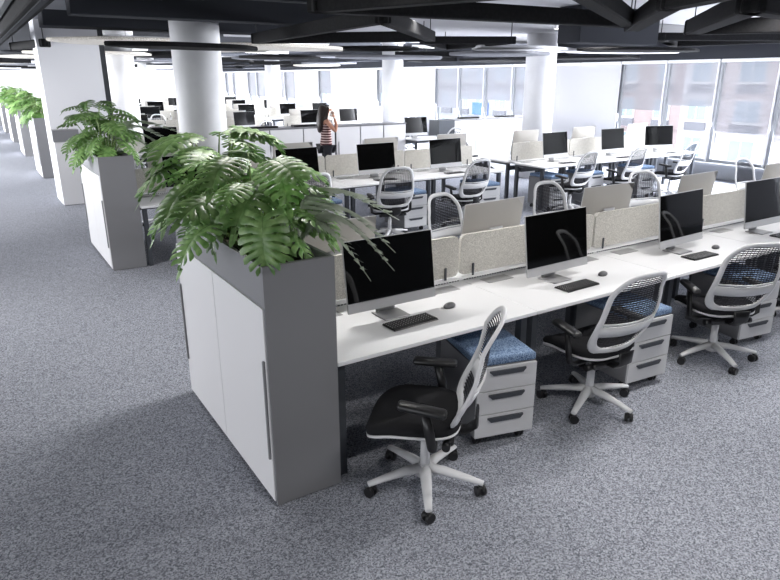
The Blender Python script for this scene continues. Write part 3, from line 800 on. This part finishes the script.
slab('grey raft over the white storage cabinets', 7.4, 10.4, 1.5, 1.0, 2.62, .1, 'cmid')
slab('dark raft above the woman', 5.2, 11.6, 1.3, .9, 2.62, .9, 'cblack')
slab('dark raft at the end of the window wall', 11.7, 8.2, .9, 1.1, 2.62, .2, 'cblack')
rn = random.Random(3); idx = 0
spots = []
for yy in range(11, 44, 4):
    for xx in range(0, 13, 3):
        spots.append((xx + rn.uniform(-.6, .6) + (.8 if yy % 8 == 3 else 0), yy + rn.uniform(-.7, .7)))
names = ['left edge', 'left part', 'middle', 'right part', 'window side']
for i, (xx, yy) in enumerate(spots):
    row, c_ = i // 5, i % 5; r0 = rn.random()
    if xx > 12.2: xx = 12.2
    rz = rn.uniform(0, 1.5); where = '%s band beyond the pillar, %s' % (ORD[row], names[c_])
    if i % 3 == 0:
        p = [(xx + .85 * math.cos(rz + a), yy + .95 * math.sin(rz + a)) for a in (0, 2.1, 4.2)]
        bar_frame('hanging_frame', p, 2.74, .12, .13, 'distant black ceiling frame, ' + where, grp='distant ceiling frames')
    else:
        slab('distant ceiling raft, ' + where, xx, yy, rn.uniform(.8, 1.3), rn.uniform(.7, 1.1), rn.choice((2.68, 2.74, 2.8)), rz, ['cream', 'cblack', 'cmid', 'cdark'][int(r0 * 4) % 4], 'distant ceiling rafts')
# linear lamps added under the ceiling as general fill light
FILL_LAMPS = [(1.0, 1.6), (3.4, -.6), (6.6, 1.6), (1.0, -2.5), (4.2, 4.6), (8.2, 5.4), (-1.6, 4.0), (-1.6, 9.5), (2.6, 12.2), (6.0, 12.2), (10, 12.2), (-1.6, 16), (3, 18), (7.5, 18), (4, 24), (8, 24), (-1.6, 24), (4, 32)]
for i, (x, y) in enumerate(FILL_LAMPS):
    t = thing('fill_lamp', 'slim white fill lamp added under the ceiling, %s' % ('lamp over x%d' % i), 'lamp', (x, y, 2.95), group='added linear ceiling lamps')
    top = (3.08 if x > 4.2 and -1 < y < 12.5 else 3.05 if x < -.7 and 3 < y < 9 else ZC) - 2.95
    t['label'] = 'slim linear lamp added as fill light, hung between the ceiling rafts'
    link('lamp_housing', box((0, 0, .03), (1.5, .07, .06)), 'framew', t)
    for sx in (-.6, .6): link('suspension_cable', cyl(bmesh.new(), (sx, 0, (.06 + top) / 2), .004, top - .06, 6), 'black', t)
    link('diffuser', box((0, 0, -.004), (1.46, .05, .008)), 'led', t)

# ------------------------------------------------------------------ woman
def skin_mesh(verts, edges, radii, sub=2, root=0):
    me = bpy.data.meshes.new('tmp'); me.from_pydata(verts, edges, []); o = bpy.data.objects.new('tmp', me); C.objects.link(o)
    md = o.modifiers.new('s', 'SKIN'); md.use_smooth_shade = True; md.branch_smoothing = .5
    sb = o.modifiers.new('u', 'SUBSURF'); sb.levels = sub
    sv = me.skin_vertices[0].data
    for i, r in enumerate(radii): sv[i].radius = r if isinstance(r, tuple) else (r, r); sv[i].use_root = (i == root)
    bpy.context.view_layer.update(); dg = bpy.context.evaluated_depsgraph_get(); ev = o.evaluated_get(dg)
    out = bpy.data.meshes.new_from_object(ev); bm = bmesh.new(); bm.from_mesh(out)
    bpy.data.objects.remove(o); return bm
def chain(specs):
    V, R, E, ix = [], [], [], {}
    for name, co_, r, par in specs:
        ix[name] = len(V); V.append(co_); R.append(r)
        if par: E.append((ix[par], ix[name]))
    return V, E, R
wm = thing('person', 'woman with long dark hair and striped sleeveless top, hand raised to her face', 'person', (4.92, 8.93, 0), math.atan2(-.538, .843) + math.radians(22) - PI / 2)
# faces +Y, right side +X
body = [('pel', (0, 0, .95), (.15, .105), None), ('waist', (0, .01, 1.08), (.118, .088), 'pel'), ('chest', (0, .0, 1.26), (.142, .10), 'waist'), ('sh', (0, -.01, 1.37), (.115, .075), 'chest'),
        ('nk', (0, .005, 1.44), .050, 'sh'), ('hd0', (0, .02, 1.50), (.052, .06), 'nk'), ('hd1', (0, .025, 1.575), (.072, .092), 'hd0'), ('hd2', (0, .015, 1.635), (.062, .078), 'hd1'),
        ('shR', (.165, -.01, 1.355), .048, 'sh'), ('elR', (.215, .14, 1.16), .036, 'shR'), ('foR', (.175, .17, 1.30), .033, 'elR'), ('wrR', (.11, .15, 1.42), .024, 'foR'),
        ('shL', (-.165, -.01, 1.355), .048, 'sh'), ('elL', (-.215, -.01, 1.08), .036, 'shL'), ('wrL', (-.21, .07, .86), .024, 'elL'),
        ('hpR', (.085, 0, .88), .085, 'pel'), ('knR', (.09, .01, .48), .055, 'hpR'), ('anR', (.09, -.02, .09), .036, 'knR'), ('ftR', (.095, .12, .045), (.035, .03), 'anR'),
        ('hpL', (-.085, 0, .88), .085, 'pel'), ('knL', (-.09, .03, .48), .055, 'hpL'), ('anL', (-.09, .0, .09), .036, 'knL'), ('ftL', (-.095, .14, .045), (.035, .03), 'anL')]
V, E_, R = chain(body); bm = skin_mesh(V, E_, R, 2)
def hand(bm, wrist, palm_dir, side, spread):
    w = Vector(wrist); d = Vector(palm_dir).normalized(); s = Vector(side).normalized(); n = d.cross(s).normalized()
    pc = w + d * .045
    t = skin_mesh([tuple(w), tuple(w + d * .03), tuple(w + d * .075)], [(0, 1), (1, 2)], [(.02, .02), (.034, .016), (.036, .014)], 2); merge(bm, t)
    for i, (off, L) in enumerate(((-.027, .068), (-.009, .078), (.009, .073), (.026, .058))):
        a = w + d * .07 + s * off; p1 = a + d * L * .45; p2 = p1 + (d * .8 + n * .5).normalized() * L * .32; p3 = p2 + (d * .5 + n * .8).normalized() * L * .25
        t = skin_mesh([tuple(a), tuple(p1), tuple(p2), tuple(p3)], [(0, 1), (1, 2), (2, 3)], [.0095, .009, .008, .007], 1); merge(bm, t)
    a = w + d * .025 - s * .025; p1 = a - s * .025 + d * .022 + n * .008; p2 = p1 + d * .028 - s * .008
    t = skin_mesh([tuple(a), tuple(p1), tuple(p2)], [(0, 1), (1, 2)], [.013, .011, .009], 1); merge(bm, t)
hand(bm, (.105, .148, 1.43), (-.35, -.15, .9), (.3, .9, .1), 0)
hand(bm, (-.21, .075, .85), (.05, .25, -.95), (.1, .95, .2), 0)
# face: nose, ears, lips
ball(bm, (0, .118, 1.57), (.013, .022, .022), 10); ball(bm, (.079, .02, 1.57), (.012, .022, .032), 10); ball(bm, (-.079, .02, 1.57), (.012, .022, .032), 10); ball(bm, (0, .106, 1.528), (.024, .012, .010), 10)
for s in (-1, 1): ball(bm, (s * .03, .105, 1.592), (.014, .010, .009), 10)
for f in bm.faces: f.smooth = True
link('body', bm, 'skin', wm)
V, E_, R = chain([('a', (0, 0, .84), (.178, .132), None), ('h', (0, 0, .95), (.168, .125), 'a'), ('w', (0, .01, 1.08), (.132, .10), 'h'), ('c', (0, 0, 1.25), (.152, .112), 'w'), ('s', (0, -.008, 1.345), (.142, .085), 'c')])
link('striped_top', skin_mesh(V, E_, R, 2), 'stripe', wm)
V, E_, R = chain([('a', (0, 0, .92), (.165, .122), None), ('r', (.085, 0, .84), .098, 'a'), ('rk', (.09, .01, .48), .066, 'r'), ('ra', (.09, -.02, .10), .05, 'rk'), ('l', (-.085, 0, .84), .098, 'a'), ('lk', (-.09, .03, .48), .066, 'l'), ('la', (-.09, 0, .10), .05, 'lk')])
link('trousers', skin_mesh(V, E_, R, 2), 'pants', wm)
V, E_, R = chain([('a', (0, -.01, 1.665), (.082, .092), None), ('b', (0, -.05, 1.58), (.108, .092), 'a'), ('c', (0, -.085, 1.46), (.125, .085), 'b'), ('d', (.01, -.12, 1.32), (.125, .075), 'c'), ('e', (.02, -.13, 1.20), (.09, .05), 'd'), ('f', (.02, -.13, 1.13), (.05, .03), 'e')])
hb = skin_mesh(V, E_, R, 2)
for s in (-1, 1): tube(hb, [(s * .05, .05, 1.665), (s * .082, .03, 1.60), (s * .088, .0, 1.50), (s * .09, -.03, 1.38), (s * .08, -.06, 1.28)], [.022, .036, .042, .04, .016], 8)
link('hair', hb, 'hair', wm)

# ------------------------------------------------------------------ outside
struct('street', box((60, 40, -12.5), (90, 220, .3)), 'street', 'pale street far below the windows')
def facade(name, y0, y1, z1, m, ncol, label, fh=3.3, ww=1.5, bay=False, x=55., shop=None):
    t = thing(name, label, 'building', (x, 0, 0)); L = y1 - y0
    link('wall', box((4, (y0 + y1) / 2, (z1 - 12.3) / 2), (8, L, z1 + 12.3)), m, t)
    for r in range(int((z1 + 11.5) // fh)):
        z = -10.6 + r * fh
        for c in range(ncol):
            yc = y0 + L * (c + .5) / ncol
            wn_ = bmesh.new(); bx(wn_, (-.06, yc, z), (.16, ww + .2, 2.0))
            f = link('window', wn_, 'framew', t)
            link('pane', box((-.16, yc, z + .1), (.06, ww, 1.7)), 'wpane', f); link('mullion', box((-.2, yc, z + .1), (.04, .09, 1.7)), 'framew', f)
            if bay: link('spandrel', box((-.1, yc, z - 1.35), (.3, ww + .3, .75)), 'spandrel', t)
        link('string_course', box((-.05, (y0 + y1) / 2, z - 1.75), (.2, L, .12)), m, t)
    if shop: link('shopfront', box((-.2, (y0 + y1) / 2, shop[0]), (.3, L * .16, shop[1])), 'shopblue', t)
facade('apartment_building', 8, 31.2, 12, 'facade_beige', 4, 'beige apartment building with wide bay windows across the street', ww=2.1, bay=True)
facade('apartment_building', 31.2, 34.6, 13, 'facade_pale', 1, 'narrow pale building front across the street', ww=1.7, bay=True)
facade('brick_building', 34.6, 42.5, 14, 'facade_brick', 2, 'pinkish brick building across the street', ww=1.5, bay=True)
facade('office_building', 42.5, 54, 12, 'facade_pale', 3, 'pale office building across the street, left of the brick one', ww=1.6)
facade('office_building', 54, 72, 14, 'facade_grey', 5, 'grey office building with blue shopfront across the street', ww=1.9, bay=True, shop=(-1.6, 1.5))
facade('tower_building', 74, 120, 20, 'facade_grey', 9, 'distant grey tower seen through the far windows', ww=2.2, bay=False)
facade('tower_building', 121, 150, 16, 'facade_pale', 5, 'most distant pale tower beyond the far windows', ww=2.4)

# ------------------------------------------------------------------ light
w = bpy.data.worlds.new('world'); bpy.context.scene.world = w; w.use_nodes = True
bg = w.node_tree.nodes['Background']; bg.inputs['Color'].default_value = (.90, .95, 1.0, 1); bg.inputs['Strength'].default_value = 3.8
def area(name, loc, rot, sx, sy, power, col, cam_vis=True):
    l = bpy.data.lights.new(name, 'AREA'); l.shape = 'RECTANGLE'; l.size = sx; l.size_y = sy; l.energy = power; l.color = col
    o = bpy.data.objects.new(name, l); C.objects.link(o); o.location = loc; o.rotation_euler = rot
    o.visible_camera = cam_vis; l.spread = math.radians(150)
    return o
# daylight entering through the window bays, taken in groups of three
g = 0; DL = []
while g < len(edges):
    n = min(3, len(edges) - g); y0 = edges[g]; y1 = edges[g + n - 1] + BP
    nb = sum(1 for q in LB[g:g + n] if q[2] == 'b')
    dl = area('daylight', (XW - .13, (y0 + y1) / 2, (ZS + ZH) / 2), (0, PI / 2 - .22, 0), ZH - ZS - .1, y1 - y0, 250 * (n - .4 * nb) * (2.8 if y0 > 7.5 else 1.25 if y0 > 2 else .9), (.92, .95, 1.0), False); dl.visible_glossy = False
    DL.append(g); g += n
# area lights added along the windowless left wall, brightening from that side
for k in range(7):
    area('daylight', (XL + .1, -5 + 7 * k, 1.6), (0, -PI / 2, 0), 2.0, 5.0, 110 if k < 2 else 200 if k < 3 else 1200, (.95, .97, 1.0), False)
for (x, y) in FILL_LAMPS:
    area('fill_light', (x, y, 2.935), (0, 0, 0), 1.46, .06, 48, (1, .98, .96), False)  # fill light below each added lamp

sc = bpy.context.scene
sc.view_settings.view_transform = 'Standard'; sc.view_settings.look = 'None'; sc.view_settings.gamma = 1; sc.view_settings.exposure = 0.0
sc.view_settings.use_curve_mapping = False
sc.cycles.use_denoising = True; sc.cycles.denoising_prefilter = 'ACCURATE'; sc.cycles.max_bounces = 8; sc.cycles.diffuse_bounces = 4; sc.cycles.transparent_max_bounces = 16
sc.cycles.sample_clamp_indirect = 6
